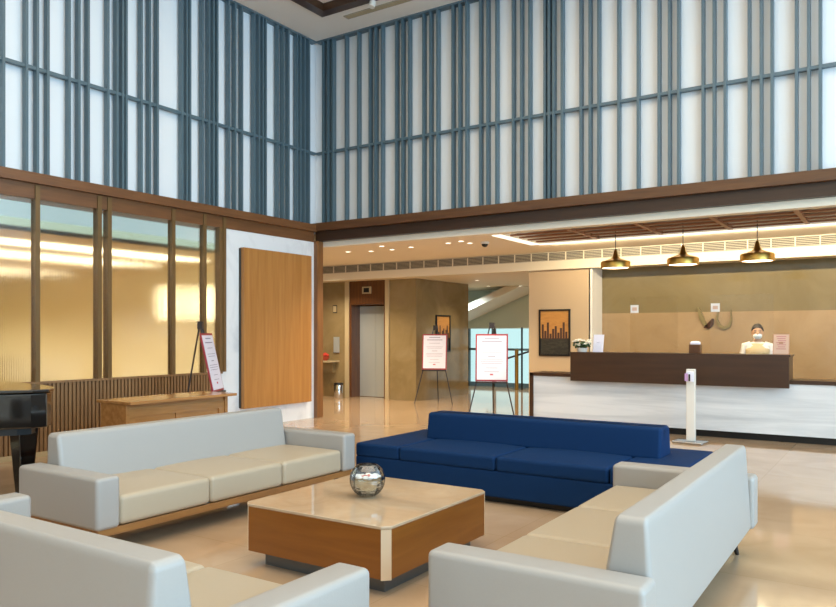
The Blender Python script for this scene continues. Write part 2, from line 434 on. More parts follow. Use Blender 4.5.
# ---------------------------------------------------------------- slat screens
scr = thing('slat_screen', (XW, 5, 3.335), 'teal grey vertical slat screen high on the left wall', 'slat screen', 'slat screens')
Ls = [(0,5.4),(23,28.5),(33.5,39.3),(44.2,49.8),(65.6,71),(75.2,80.8),(84.3,90),(103.7,109.7),(113,118.8),(119.2,124.4),(124,127.9),
      (137.9,143),(146,151.3),(153.9,159),(177.7,183.6),(184,188.3),(187.5,191.4),(198.8,204),(206.1,210.4),(210.8,215),(214.6,218.6),
      (225.1,230.3),(232,236.6),(238.2,243.3),(250.7,255.6),(256,260.3),(260.6,264.2),(264,267),(274,279),(280,284.5),(285,289.8),
      (294,298.2),(297.8,301.6),(301.6,306),(306.2,310.3)]
for a, b in Ls:
    y1 = y_on_left(b, XW)
    B(XW-.075, y1-.032, 3.335, XW, y1, ZC-.03).build('slat', M['slat'], scr)
for y1 in (4.05, 3.93, 3.55, 3.42, 3.30, 2.86, 2.74, 2.3):
    B(XW-.075, y1-.032, 3.335, XW, y1, ZC-.03).build('slat', M['slat'], scr)
MB().box(XW-.075, -3, 4.545, XW-.012, YW+.02, 4.585).build('rail', M['slat'], scr)
MB().box(XW-.11, -3, ZC-.03, XW+.01, YW+.01, ZC).build('top_rail', M['slat'], scr)
scr2 = thing('slat_screen', (-4, YW, 3.36), 'grey blue vertical slat screen on the far wall above the reception', 'slat screen', 'slat screens')
Bs = [321.8,326.8,331.5,344.6,356.9,368.4,374,380.6,394.8,401,407.7,422,429,436,451.2,458,465,478.8,486,495,511.6,519.8,528,543.2,547.5,
      552.1,560.5,579.2,588.3,597,617,636.5,657.3,667.8,676.9,701.3,712.4,723.4,747.5,759.5,770.3,794.7,807,818.5]
for a in Bs:
    x0 = x_on_back(a, YW)
    B(x0, YW, 3.36, x0+.034, YW+.085, ZC-.03).build('slat', M['slat'], scr2)
for x0 in (-.40, -.28, .10, .25, .37):
    B(x0, YW, 3.36, x0+.034, YW+.085, ZC-.03).build('slat', M['slat'], scr2)
B(XW-.012, YW+.012, 4.545, 4, YW+.075, 4.585).build('rail', M['slat'], scr2)
B(XW+.01, YW-.01, ZC-.03, 4, YW+.11, ZC).build('top_rail', M['slat'], scr2)

# ceiling vent slot and spotlight in the hall ceiling
v = thing('ceiling_vent', (-6, 9.3, ZC), 'long grey slot vent in the hall ceiling beside the wooden coffer', 'vent')
B(-7.46, 9.23, ZC-.012, -3.5, 9.36, ZC).build('frame', M['grille'], v)
for k in range(3): B(-7.43, 9.25 + k*.035, ZC-.018, -3.53, 9.262 + k*.035, ZC-.011).build('slat', M['trimstone'], v)
s_ = thing('ceiling_spotlight', (-6.72, 9.02, ZC), 'small white spotlight at the edge of the dark wooden coffer', 'spotlight')
MB().lathe([(.05, ZC-.03), (.05, ZC-.05)], -6.72, 9.02, 16).build('mount', M['white'], s_)
MB().tube([(-6.72, 9.02, ZC-.05), (-6.73, 9.0, ZC-.12)], .05, 16).build('head', M['white'], s_, True)

# ---------------------------------------------------------------- timber trellis, LED edge, grille, downlights
tr = thing('ceiling_trellis', (-2, 10.8, ZL), 'brown timber trellis set into the low ceiling above reception', 'ceiling trellis')
B(tx0+.07, ty0, ZL+.10, 5.5, ty1-.07, ZL+.155).build('backing', M['elevw'], tr)
for k in range(5):
    yy = ty0 + .01 + k*(ty1 - ty0 - .16)/4
    B(tx0+.15, yy, ZL+.01, 5.5, yy+.06, ZL+.035).build('batten', M['trel'], tr)
xx = -4.12
while xx < 5.4:
    B(xx, ty0+.02, ZL+.0, xx+.06, ty1-.07, ZL+.05).build('crossbar', M['trel'], tr); xx += .99
led = thing('led_strip', (-2, ty1, ZL), 'glowing white light strip edging the timber trellis', 'light strip')
B(tx0, ty0+.005, ZL-.012, tx0+.15, ty1, ZL-.002).build('side_run_glow', M['led'], led)  # LED run widened so its glow stands in for the lit recess side
B(tx0+.15, ty1-.03, ZL-.018, 5.5, ty1+.02, ZL-.002).build('far_run', M['led'], led)
gr = thing('air_grille', (-5, 12.8, 2.85), 'long grey air grille along the low ceiling fascia', 'vent')
B(-14, 12.785, 2.80, 5.5, 12.80, 2.945).build('backing', M['dark'], gr)
mb = MB()
for k in range(6): mb.box(-14, 12.765, 2.803 + k*.0265, 5.5, 12.785, 2.816 + k*.0265)
mb.build('louvre', M['grille'], gr)
xx = -14
while xx < 1: B(xx, 12.762, 2.80, xx+.014, 12.786, 2.945).build('divider', M['fascia'], gr); xx += .34
dl0 = None
DL = [(-7.51,10.34,ZL),(-7.67,10.87,ZL),(-8.13,10.86,ZL),(-8.55,10.72,ZL),(-7.17,10.74,ZL),(-6.03,10.49,ZL),(-6.04,10.80,ZL),(-6.34,10.6,ZL),
      (-8.02,14.67,ZS),(-8.75,16.6,ZS),(-8.0,16.9,ZS),(-7.75,16.9,ZS)]
DN = ['nearest the beam by the corner post', 'second from the beam by the corner post', 'in the low ceiling left of the brighter pair', 'farthest left in the low ceiling near the corner post',
      'right of the bright pair in the low ceiling', 'left of the camera dome, nearer the beam', 'left of the camera dome, farther from the beam', 'farthest left of the three near the camera dome',
      'bright in the soffit before the stair hall', 'deep in the stair hall by the tan wall', 'left of the pair deep in the stair hall', 'right of the pair deep in the stair hall']
for (x, y, z), nm in zip(DL, DN):
    if dl0 is None:
        dl0 = d = thing('downlight', (0, 0, 0), '', 'downlight', 'recessed downlights')
        MB().lathe([(.062, -.004), (.062, .0), (.046, .0), (.046, -.006), (.062, -.004)], n=20).build('ring', M['white'], d)
        MB().lathe([(.046, -.002), (.046, .0)], n=20).build('lens', M['spot'], d)
    else: d = copy_tree(dl0)
    d.location = (x, y, z); d['label'] = 'round recessed downlight ' + nm
def lamp(name, loc, e, col, ang=100, r=.05, blend=.6):
    l = bpy.data.lights.new(name, 'SPOT'); l.energy = e; l.color = col; l.spot_size = R(ang); l.spot_blend = blend; l.shadow_soft_size = r
    o = bpy.data.objects.new(name, l); C.objects.link(o); o.location = loc; return o
WARM = (1.0, .85, .62)
for i, (x, y) in enumerate([(-7.6, 10.7), (-6.05, 10.65), (-9.6, 11.6), (-10.6, 12.2)]):  # last two are added without fixtures, to brighten the lift lobby
    lamp('downlight_and_fill', (x, y, ZL-.03), 170, WARM, 135)
lamp('soffit_lamp', (-8.02, 14.67, ZS-.03), 60, WARM, 120); lamp('soffit_lamp', (-7.9, 16.9, ZS-.03), 120, WARM, 120); lamp('stair_fill', (-9.6, 16.3, ZS-.03), 160, (.85, 1.0, .97), 160)  # the cool stair light is added to brighten the hall, no fixture there
cd = thing('camera_dome', (-5.77, 10.82, ZL), 'small dark and white security camera dome on the low ceiling', 'camera')
MB().lathe([(.075, ZL-.001), (.075, ZL-.03), (.06, ZL-.035)], -5.77, 10.82, 20).build('base', M['white'], cd, True)
MB().ell((-5.77, 10.82, ZL-.035), (.055, .055, .05), 16, 10).build('dome', M['black'], cd, True)

# ---------------------------------------------------------------- golden oak slab on marble
sl = thing('wall_panel', (XW, 8.8, .3), 'tall golden oak slab mounted on the white marble wall', 'wall panel')
B(XW-.06, y_on_left(244, XW+.04), .30, XW+.04, y_on_left(311.7, XW+.04), 2.78).build('slab', M['oak'], sl, bevel=.004)
B(XW-.06, y_on_left(244, XW+.04)-.012, .31, XW-.02, y_on_left(244, XW+.04), 2.77).build('edge', M['dark'], sl)

# ---------------------------------------------------------------- side room lights
for k, (x, z, lab) in enumerate([(-10.3, 2.70, 'nearest the glass'), (-11.9, 2.70, 'second from the glass'), (-15.2, 2.70, 'third from the glass'), (-18.6, 2.70, 'farthest from the glass')]):
    o = B(x-.07, -4.5, z, x+.07, 8.6, z+.045).build('ceiling_light', M['warm'])
    tag(o, 'long warm ceiling light behind the reeded glass, ' + lab, 'ceiling light', 'ceiling lights behind the glass')
g = thing('globe_lamp', (x_on_back(192, 8.9), 8.9, 2.0), 'warm glowing globe lamp behind the reeded glass near the marble', 'lamp')
MB().ell((x_on_back(192, 8.9), 8.9, 2.0), (.13, .13, .34), 24, 14).build('globe', M['globe'], g, True)
MB().tube([(x_on_back(192, 8.9), 8.9, 2.29), (x_on_back(192, 8.9), 8.9, 2.74)], .012).build('stem', M['brass'], g)
for x in (-10.6, -13.2, -16.2, -19.0):
    for y in (-1.5, 3.0, 7.2): lamp('side_room_fill', (x, y, 2.68), 230, (1.0, .88, .62), 150)  # added spots without fixtures, brightening the side room

# ---------------------------------------------------------------- reception desk
dk = thing('reception_desk', (-2, 11, 0), 'long white marble reception desk with dark brown counter', 'reception desk')
dx0, dx1 = -5.03, 3.5
B(dx0+.06, 10.97, .10, dx1, 11.02, .785).build('marble_front', M['marble'], dk)
B(dx0, 10.95, 0, dx0+.06, 11.50, .83).build('end_panel', M['darkwood'], dk)
B(dx0, 10.95, .785, dx1, 11.50, .835).build('worktop', M['darkwood'], dk)
B(dx0+.1, 11.06, 0, dx1, 11.12, .10).build('kick_board', M['black'], dk)
B(dx0+.1, 11.02, .10, dx1, 11.12, .785).build('carcass', M['darkwood'], dk)
hb = MB().box(-4.29, 10.82, .735, -1.27, 10.88, 1.15).box(-4.29, 10.88, .835, -4.23, 11.22, 1.15).box(-1.33, 10.88, .835, -1.27, 11.22, 1.15)
hb.box(-4.29, 10.82, 1.15, -1.255, 11.24, 1.175)
hb.build('raised_counter', M['darkwood'], dk)
# kit on the counter
ZT = 1.175
pl = thing('flower_pot', (-4.26, 11.0, ZT), 'white flowers with dark leaves at the left end of the counter', 'flowers')
MB().lathe([(.07, ZT), (.09, ZT+.06), (.085, ZT+.06), (.065, ZT+.01)], -4.17, 11.0, 20).build('pot', M['pot'], pl, True)
mbg = MB(); mbp = MB()
for k in range(80):
    a = random.random()*2*PI; rr = random.random()*.14; h = random.uniform(.04, .12)
    c = (-4.17 + rr*math.cos(a), 11.0 + rr*math.sin(a)*.8, ZT+.03+h)
    mbg.ell(c, (.035, .018, .012), 8, 5, Matrix.Rotation(random.random()*6, 3, 'Z') @ Matrix.Rotation(random.uniform(-.8, .8), 3, 'Y'))
for k in range(22):
    a = random.random()*2*PI; rr = random.uniform(.02, .13)
    c = (-4.17 + rr*math.cos(a), 10.98 + rr*math.sin(a)*.8, ZT + random.uniform(.10, .19))
    for j in range(5):
        mbp.ell((c[0]+.018*math.cos(j*1.257), c[1]+.018*math.sin(j*1.257), c[2]), (.018, .018, .012), 8, 5)
mbg.build('leaves', M['green'], pl, True); mbp.build('petals', M['petal'], pl, True)
def stand_sign(x0, x1, y, z0, h, label, frame, face, ink, lean=.06):
    t = thing('counter_sign', ((x0+x1)/2, y, z0), label, 'sign')
    w_ = x1-x0
    def slab(u0, u1, v0, v1, d0, d1):
        lo = [(x0+u0*w_, y+d0+v0*lean, z0+v0*h), (x0+u1*w_, y+d0+v0*lean, z0+v0*h), (x0+u1*w_, y+d1+v0*lean, z0+v0*h), (x0+u0*w_, y+d1+v0*lean, z0+v0*h)]
        hi = [(x0+u0*w_, y+d0+v1*lean, z0+v1*h), (x0+u1*w_, y+d0+v1*lean, z0+v1*h), (x0+u1*w_, y+d1+v1*lean, z0+v1*h), (x0+u0*w_, y+d1+v1*lean, z0+v1*h)]
        return lo, hi
    MB().hexa(*slab(0, 1, 0, 1, 0, .012)).build('frame', frame, t)
    MB().hexa(*slab(.04, .96, .03, .97, -.003, 0)).build('sheet', face, t)
    m_ = MB()
    for k in range(7): m_.hexa(*slab(.2 + .05*(k % 3), .8 - .04*(k % 2), .86-k*.1, .885-k*.1, -.005, -.003))
    m_.build('printed_text', ink, t)
    MB().bar(((x0+x1)/2, y+.02, z0+h*.6), ((x0+x1)/2, y+.12, z0), .05, .006).build('stand', frame, t)
stand_sign(-4.01, -3.85, 11.02, ZT, .265, 'blank white sign standing on the counter beside the flowers', M['paper'], M['paper'], M['paper'])
peach = mat('peach_sheet', 'dcb69c', .4); peachf = mat('peach_frame', 'c79070', .4)
stand_sign(-1.49, -1.29, 11.0, ZT, .275, 'peach framed notice at the right end of the counter', peachf, peach, M['inkr'])
tb = thing('tissue_box', (-2.49, 11.0, ZT), 'brown wooden box holding white paper on the counter', 'box')
B(-2.565, 10.94, ZT, -2.415, 11.06, ZT+.125).build('box', M['elevw'], tb, bevel=.004)
MB().rbox(-2.555, 10.95, ZT+.12, -2.425, 11.05, ZT+.165, .018, .01).build('paper', M['paper'], tb, True)
# clear guards with square stickers
for x0, x1, zt_, lab in [(-3.47, -2.77, 2.0, 'clear acrylic guard with white sticker, left of the wooden box'), (-2.32, -1.50, 2.0, 'clear acrylic guard with white sticker, in front of the receptionist')]:
    t = thing('sneeze_guard', ((x0+x1)/2, 11.15, ZT), lab, 'screen', 'counter guards')
    B(x0, 11.146, ZT, x1, 11.152, zt_).build('sheet', M['guard'], t)
    B(x0+.01, 11.138, zt_-.235, x0+.13, 11.143, zt_-.115).build('sticker', M['sticker'], t)
    B(x0+.035, 11.1365, zt_-.20, x0+.105, 11.1378, zt_-.15).build('sticker_print', peach, t)
    for xx in (x0+.1, x1-.1): B(xx-.03, 11.12, ZT, xx+.03, 11.18, ZT+.02).build('foot', M['guard'], t)

# wall emblem of curved metal petals
em = thing('wall_emblem', (-2.9, 13.4, 1.9), 'curved olive metal petal emblem on the reception wall', 'emblem')
def petal(cx, cz, pts, w0, m_, nm):
    m2 = MB(); n = len(pts)
    lo = []; hi = []
    for i, (px, pz) in enumerate(pts):
        tt = i/(n-1); wd = w0*math.sin(PI*min(max(tt, .06), .94))
        a = pts[min(i+1, n-1)]; b = pts[max(i-1, 0)]
        dx, dz = a[0]-b[0], a[1]-b[1]; L = math.hypot(dx, dz) or 1
        nx, nz = -dz/L*wd, dx/L*wd
        lo.append((cx+px+nx, cz+pz+nz)); hi.append((cx+px-nx, cz+pz-nz))
    for i in range(n-1):
        q = [lo[i], lo[i+1], hi[i+1], hi[i]]
        m2.hexa([(x, 13.42, z) for x, z in q], [(x, 13.385, z) for x, z in q])
    m2.build(nm, m_, em)
ecx = x_on_back(713, 13.4)
def ez(py): 
    k = V[1] + RR[1]*(713-418)/FPX; return 1.45 - (py-334)/FPX*13.4/k
pp = lambda lst: [(x_on_back(px, 13.4)-ecx, ez(py)-1.9) for px, py in lst]
petal(ecx, 1.9, pp([(698,307),(700,313),(702,319),(705,324),(708,327)]), .04, M['olive'], 'petal')
petal(ecx, 1.9, pp([(704,327.5),(708,326.5),(711,323.5),(713,318.5)]), .05, M['bronzed'], 'petal')
petal(ecx, 1.9, pp([(718,311),(716.5,319),(719,325.5),(724,328.5),(729,326),(731.5,319),(730.5,310)]), .03, M['olive'], 'petal')

# pendants
pd0 = None
for px, lab in [(615.5, 'left brass pendant lamp above the reception counter'), (683, 'middle brass pendant lamp above the reception counter'), (757.3, 'right brass pendant lamp above the reception counter')]:
    if pd0 is None:
        pd0 = d = thing('pendant_lamp', (0, 0, 0), '', 'pendant lamp', 'brass pendants over reception')
        MB().lathe([(.212,.0),(.22,.008),(.222,.085),(.212,.105),(.12,.135),(.072,.155),(.046,.185),(.024,.27),(.012,.29),(.010,.285),(.03,.17),(.09,.12),(.195,.09),(.21,.075),(.207,.01),(.212,.0)], n=40).build('shade', M['brass'], d, True)
        MB().lathe([(.205,.012),(.205,.018)], n=32).build('diffuser', M['lamp'], d)
        MB().tube([(0,0,.26),(0,0,.62)], .006, 8).build('cord', M['black'], d)
    else: d = copy_tree(pd0)
    d.location = (x_on_back(px, 11.2), 11.2, 2.455); d['label'] = lab
    l = lamp('pendant_light', (x_on_back(px, 11.2), 11.2, 2.44), 45, (1.0, .82, .52), 150, .15)
# warm wash lights in the recessed trellis and at the reception wall
area('led_strip_light', (-1.0, ty1+.03, ZL-.03), (R(80), 0, 0), 8.0, .03, 140, (1, .85, .58))

# ---------------------------------------------------------------- receptionist
def person():
    px, py = x_on_back(757.5, 11.82), 11.82
    t = thing('person', (px, py, 0), 'person with dark tied hair and white face mask behind the reception counter', 'person')
    ang = R(10)
    m = MB()
    # torso loft (front is -Y)
    def loft(mb_, rings, n=20):
        vs = []; fs = []
        for (z, rx, ry, cy) in rings:
            for k in range(n):
                a = 2*PI*k/n; vs.append((rx*math.cos(a), cy + ry*math.sin(a), z))
        for i in range(len(rings)-1):
            for k in range(n): fs.append((i*n+k, i*n+(k+1)%n, (i+1)*n+(k+1)%n, (i+1)*n+k))
        fs.append(tuple(range(n))[::-1]); fs.append(tuple(range((len(rings)-1)*n, len(rings)*n)))
        mb_.add(vs, fs)
    t.scale = (.972, .972, .972)
    body = [(.80,.165,.12,0),(.90,.17,.12,0),(1.0,.135,.10,0),(1.08,.135,.10,0),(1.18,.155,.115,-.01),(1.26,.165,.11,-.01),(1.32,.165,.085,0),(1.355,.12,.065,.01),(1.375,.06,.055,.01),(1.42,.05,.052,.005),(1.46,.05,.055,0)]
    loft(m, body)
    m.ell((0, -.005, 1.515), (.072, .090, .112), 20, 14); m.ell((0, -.02, 1.455), (.05, .062, .055), 16, 10)
    m.ell((0, -.098, 1.498), (.012, .018, .022), 10, 8)
    for s in (-1, 1):
        m.ell((s*.074, .005, 1.505), (.012, .02, .03), 10, 8)
        sh = (s*.165, 0, 1.315); el = (s*.215, .03, 1.06); wr = (s*.13, -.19, .93)
        m.tube([(s*.12, 0, 1.32), sh, el, wr], [.05, .052, .04, .027], 14)
        m.ell((s*.115, -.225, .915), (.034, .045, .016), 12, 8)
        for j in range(4):
            bx = s*(.088 + .018*j); L = (.060, .072, .068, .052)[3-j]
            m.tube([(bx, -.255, .915), (bx, -.255-L*.6, .912), (bx*.98, -.255-L, .898)], [.0085, .008, .007], 8)
        m.tube([(s*.09, -.21, .912), (s*.07, -.24, .905), (s*.062, -.268, .898)], [.010, .0095, .008], 8)
        m.tube([(s*.085, 0, .85), (s*.09, -.01, .48), (s*.09, .015, .08)], [.085, .058, .04], 14)
        m.rbox(s*.09-.042, -.16, 0, s*.09+.042, .07, .075, .03)
    rot_mb(m, ang)
    m.v = [(x+px, y+py, z) for x, y, z in m.v]
    body_o = m.build('body', M['skin'], t, True)
    rm = body_o.modifiers.new('remesh', 'REMESH'); rm.mode = 'VOXEL'; rm.voxel_size = .007; rm.use_smooth_shade = True
    sm = body_o.modifiers.new('smooth', 'SMOOTH'); sm.iterations = 3
    def put(mb_, nm, mt):
        rot_mb(mb_, ang); mb_.v = [(x+px, y+py, z) for x, y, z in mb_.v]; return mb_.build(nm, mt, t, True)
    h = MB()
    vs = []; n = 24; mm = 12
    h.ell((0, .008, 1.545), (.085, .102, .105), 24, 14)
    h.v = [(x, max(y, -.092 + max(0, 1.583-z)*2.4), max(z, 1.455)) for x, y, z in h.v]
    h.ell((0, .10, 1.575), (.05, .045, .045), 16, 10)
    put(h, 'hair', M['hair'])
    k = MB(); k.ell((0, -.043, 1.462), (.064, .068, .052), 20, 12)
    put(k, 'face_mask', M['mask'])
    for s in (-1, 1):
        e = MB(); e.ell((s*.029, -.082, 1.522), (.013, .008, .0065), 10, 6); put(e, 'eye', M['hair'])
        e = MB(); e.tube([(s*.015, -.091, 1.541), (s*.032, -.086, 1.546), (s*.048, -.073, 1.541)], .0035, 6); put(e, 'eyebrow', M['hair'])
    ve = MB(); loft(ve, [(z, rx*1.06+.004, ry*1.08+.006, cy) for z, rx, ry, cy in body[:6]] + [(1.30,.145,.105,-.005),(1.35,.115,.08,.005)])
    put(ve, 'vest', M['vest'])
    bl_ = MB(); loft(bl_, [(z, rx*1.03+.003, ry*1.03+.003, cy) for z, rx, ry, cy in body[2:9]])
    for s in (-1, 1):
        bl_.tube([(s*.10, 0, 1.325), (s*.165, 0, 1.318), (s*.205, .02, 1.13), (s*.214, .028, 1.075)], [.058, .062, .055, .052], 16)
    put(bl_, 'blouse', M['blouse'])
    tr_ = MB(); loft(tr_, [(.78,.175,.13,0),(.90,.178,.128,0),(.99,.145,.11,0)])
    for s in (-1, 1): tr_.tube([(s*.085, 0, .86), (s*.09, -.01, .48), (s*.09, .015, .08)], [.092, .072, .062], 14)
    put(tr_, 'trousers', M['trouser'])
    sh_ = MB()
    for s in (-1, 1): sh_.rbox(s*.09-.047, -.17, 0, s*.09+.047, .08, .075, .03)
    put(sh_, 'shoes', M['black'])
person()

# ---------------------------------------------------------------- hand sanitiser stand
hs = thing('sanitiser_stand', (-2.39, 10.26, 0), 'slim white floor stand dispensing sanitiser before the reception desk', 'stand')
mb = MB().rbox(-.20, -.14, 0, .20, .14, .03, .012); rot_mb(mb, R(-5)); mb.v = [(x-2.39, y+10.26, z) for x, y, z in mb.v]
mb.build('base_plate', M['chrome'], hs, True)
B(-2.43, 10.21, .03, -2.32, 10.29, .985).build('post', M['white'], hs, bevel=.008)
B(-2.42, 10.16, .82, -2.33, 10.21, .955).build('dispenser', M['paper'], hs, bevel=.008)
B(-2.435, 10.155, .83, -2.395, 10.162, .93).build('label', M['lilac'], hs)
B(-2.385, 10.150, .83, -2.365, 10.162, .92).build('sensor', M['black'], hs)

# ---------------------------------------------------------------- easels
def easel(loc, rz, bw, bh, z0, label, lean=.10, leg_h=1.62, spread=.26):
    t = thing('display_easel', (0, 0, 0), label, 'sign board', 'notice easels')
    f = lambda z: lean*(z-z0)/bh      # board plane leans back with height (front = -Y)
    top = (0, f(leg_h)+.03, leg_h)
    for s in (-1, 1): MB().tube([(s*spread, f(0)-.02, 0), (s*.03, top[1], leg_h)], .011, 8).build('leg', M['easel'], t)
    MB().tube([(0, .50, 0), (0, top[1]+.01, leg_h)], .011, 8).build('leg', M['easel'], t)
    B(-.045, top[1]-.03, leg_h-.07, .045, top[1]+.03, leg_h+.03).build('clamp', M['easel'], t)
    B(-bw/2, -.045, z0-.03, bw/2, .02, z0-.005).build('ledge', M['easel'], t)
    def slab(u0, u1, v0, v1, d0, d1):
        z_0, z_1 = z0+v0*bh, z0+v1*bh; a, b = f(z_0), f(z_1)
        lo = [(u0*bw, a+d0, z_0), (u1*bw, a+d0, z_0), (u1*bw, a+d1, z_0), (u0*bw, a+d1, z_0)]
        hi = [(u0*bw, b+d0, z_1), (u1*bw, b+d0, z_1), (u1*bw, b+d1, z_1), (u0*bw, b+d1, z_1)]
        return lo, hi
    bd = MB().hexa(*slab(-.5, .5, 0, 1, -.02, .0)).build('board', M['red'], t)
    MB().hexa(*slab(-.455, .455, .035, .965, -.024, -.02)).build('sheet', M['paper'], bd)
    m = MB()
    rows = [(.90,.03,.5),(.83,.03,.7),(.74,.015,.5),(.64,.012,.75),(.60,.012,.65),(.52,.02,.25),(.45,.012,.75),(.41,.012,.78),(.37,.012,.7),(.28,.012,.4),(.2,.012,.5)]
    for v, hh, ww in rows: m.hexa(*slab(-.45*ww, .45*ww, v, v+hh*.6, -.0255, -.024))
    m.build('printed_text', M['ink'], bd)
    MB().hexa(*slab(-.05, .05, .13, .16, -.0255, -.024)).build('emblem', M['inkr'], bd)
    t.location = loc; t.rotation_euler = (0, 0, rz); return t
easel((-5.99, 11.48, 0), R(24), .56, .82, .63, 'red framed white notice on a dark easel before the stair hall window', leg_h=1.62, spread=.40)
easel((-8.20, 13.15, 0), R(22), .52, .735, .71, 'red framed white notice on a dark easel beside the tan wall', leg_h=1.60, spread=.40)
easel((-7.36, 6.56, 0), R(123), .50, .74, .72, 'red framed notice seen edge on behind the oak desk', lean=.16, leg_h=1.58, spread=.22)

# ---------------------------------------------------------------- skyline pictures
def picture(loc, rz, w_, h_, label):
    t = thing('framed_picture', (0, 0, 0), label, 'picture', 'skyline pictures')
    mf = MB(); f_ = .028
    mf.box(-w_/2, -.035, -h_/2, -w_/2+f_, 0, h_/2).box(w_/2-f_, -.035, -h_/2, w_/2, 0, h_/2).box(-w_/2+f_, -.035, h_/2-f_, w_/2-f_, 0, h_/2).box(-w_/2+f_, -.035, -h_/2, w_/2-f_, 0, -h_/2+f_)
    mf.build('frame', M['black'], t)
    sky_ = MB().box(-w_/2+f_, -.014, -h_*.12, w_/2-f_, -.004, h_/2-f_).build('sunset_print', PICSKY, t)
    MB().box(-w_/2+f_, -.014, -h_/2+f_, w_/2-f_, -.004, -h_*.12).build('harbour_print', PICSEA, t)
    rnd = random.Random(3); m = MB(); x = -w_/2+f_+.02
    hts = [.30,.16,.34,.10,.20,.26,.12,.22,.34,.14]
    for k in range(10):
        ww = (w_-2*f_-.04)/10
        m.box(x+.004, -.017, -h_*.14, x+ww-.006, -.014, -h_*.12 + h_*hts[k]); x += ww
    m.build('towers_print', PICTOW, t)
    t.location = loc; t.rotation_euler = (0, 0, rz); return t
PICSKY = stone('sunset_print', 'cf9650', 'b57c3c', (1, 1, 3), 3, .4, .3, .7)
PICSEA = stone('harbour_print', '3d3a30', '24241f', (1, 1, 5), 6, .4, .4, .6)
PICTOW = mat('tower_print', '4a2e22', .5)
xa, xb = x_on_back(539.5, 12.9), x_on_back(570.5, 12.9)
picture(((xa+xb)/2, 12.9, 1.475), 0, xb-xa, .86, 'framed sunset skyline picture on the cream wall left of reception')
picture((-8.85, 14.55, 1.46), R(90), .62, .84, 'framed sunset skyline picture on the tan wall behind the easel')

# ---------------------------------------------------------------- lift and lobby corner
el = thing('elevator', (-10.15, 13.6, 0), 'lift with brown surround and steel doors in the far lobby', 'lift')
mb = MB().box(-10.68, 13.44, 0, -10.45, 14.2, ZS).box(-9.86, 13.44, 0, -9.66, 14.2, ZS).box(-10.45, 13.44, 2.2, -9.86, 14.2, ZS)
mb = MB().box(-10.68, 13.44, 2.12, -9.66, 14.0, ZS).box(-10.68, 13.44, 0, -10.62, 14.0, 2.12).box(-9.70, 13.44, 0, -9.66, 14.0, 2.12).box(-10.68, 13.80, 0, -9.66, 14.0, ZS)
mb.build('surround', M['elevw'], el)
B(-10.62, 13.76, .01, -10.165, 13.80, 2.09).build('door', M['steel'], el)
B(-10.16, 13.76, .01, -9.70, 13.80, 2.09).build('door', M['steel'], el)
pn = B(-10.30, 13.42, 2.36, -10.05, 13.44, 2.52).build('indicator', M['trimstone'], el)
B(-10.25, 13.412, 2.39, -10.10, 13.42, 2.49).build('screen', M['black'], pn)
bn = thing('litter_bin', (-10.72, 13.1, 0), 'small steel litter bin against the tan wall beside the lift', 'bin')
MB().lathe([(.095,0),(.10,.01),(.105,.33),(.10,.34)], -10.72, 13.1, 24).build('body', M['chrome'], bn, True)
MB().lathe([(.107,.30),(.107,.345),(.085,.345),(.085,.30),(.107,.30)], -10.72, 13.1, 24).build('rim', M['black'], bn, True)
lg = thing('wall_ledge', (-11.3, 13.3, .8), 'narrow tan ledge on the wall left of the lift', 'ledge')
B(-11.7, 13.05, .80, -10.98, 13.45, .84).build('shelf', M['trimstone'], lg)
B(-11.6, 13.35, .55, -11.1, 13.45, .80).build('bracket', M['tan'], lg)
rf = thing('flower_bowl', (-11.2, 13.2, .84), 'red flowers in a bowl on the ledge by the lift', 'flowers')
MB().lathe([(.05,.84),(.10,.90),(.11,.93),(.10,.93),(.05,.86)], -11.2, 13.2, 20).build('bowl', M['red_item'], rf, True)
mb = MB()
for k in range(16):
    a = k*2.4; rr = .022*math.sqrt(k); mb.ell((-11.2+rr*math.cos(a), 13.2+rr*math.sin(a), .95+.05*(1-rr/.09)), (.03,.03,.025), 8, 6)
mb.build('blossoms', M['redf'], rf, True)
wp = thing('wall_plate', (-11.05, 13.45, 1.3), 'grey rectangular plate on the wall above the ledge', 'wall plate')
B(-11.14, 13.43, 1.02, -10.98, 13.45, 1.38).build('plate', M['steel'], wp)
B(-11.15, 13.425, 1.01, -10.97, 13.432, 1.02).build('rim', M['black'], wp)
ws = thing('wall_notice', (-11.1, 13.45, 2.0), 'tiny pale notice high on the wall left of the lift', 'notice')
B(-11.17, 13.44, 1.94, -11.05, 13.45, 2.12).build('plate', M['black'], ws)
B(-11.155, 13.434, 1.96, -11.065, 13.44, 2.10).build('sheet', M['trimstone'], ws)

# ---------------------------------------------------------------- stair hall beyond
wh = struct(empty('window_4', (-9, 18.3, 0)))
mb = MB()
for x in (-12.5, -11.2, -10.25, -9.45, -8.3, -7.2, -6.0): mb.box(x-.03, 18.25, 0, x+.03, 18.33, 1.6)
mb.box(-12.5, 18.25, 1.0, -6, 18.33, 1.06).box(-12.5, 18.25, 0, -6, 18.33, .12)
mb.build('window_frame', M['slat'], wh)
B(-12.5, 18.28, .12, -6, 18.30, 1.6).build('pane', M['teal'], wh)
struct(B(-14, 18.2, 1.6, -5.7, 18.4, 3.6).build('wall_stair', mat('stair_wall', 'd5e2da', .6)))
struct(B(-16, 18.2, 0, -12.5, 18.4, 1.6).build('wall_stair_side', M['cream']))
st = thing('staircase', (-9, 17.2, 1.5), 'white stair flight rising to the right in the far hall', 'stairs')
mb = MB(); a0, z0_, a1, z1_ = -10.4, 1.70, -8.0, 2.64
mb.hexa([(a0,16.9,z0_),(a1,16.9,z1_),(a1,18.1,z1_),(a0,18.1,z0_)], [(a0,16.9,z0_+.18),(a1,16.9,z1_+.18),(a1,18.1,z1_+.18),(a0,18.1,z0_+.18)])
mb.build('flight', M['white'], st)
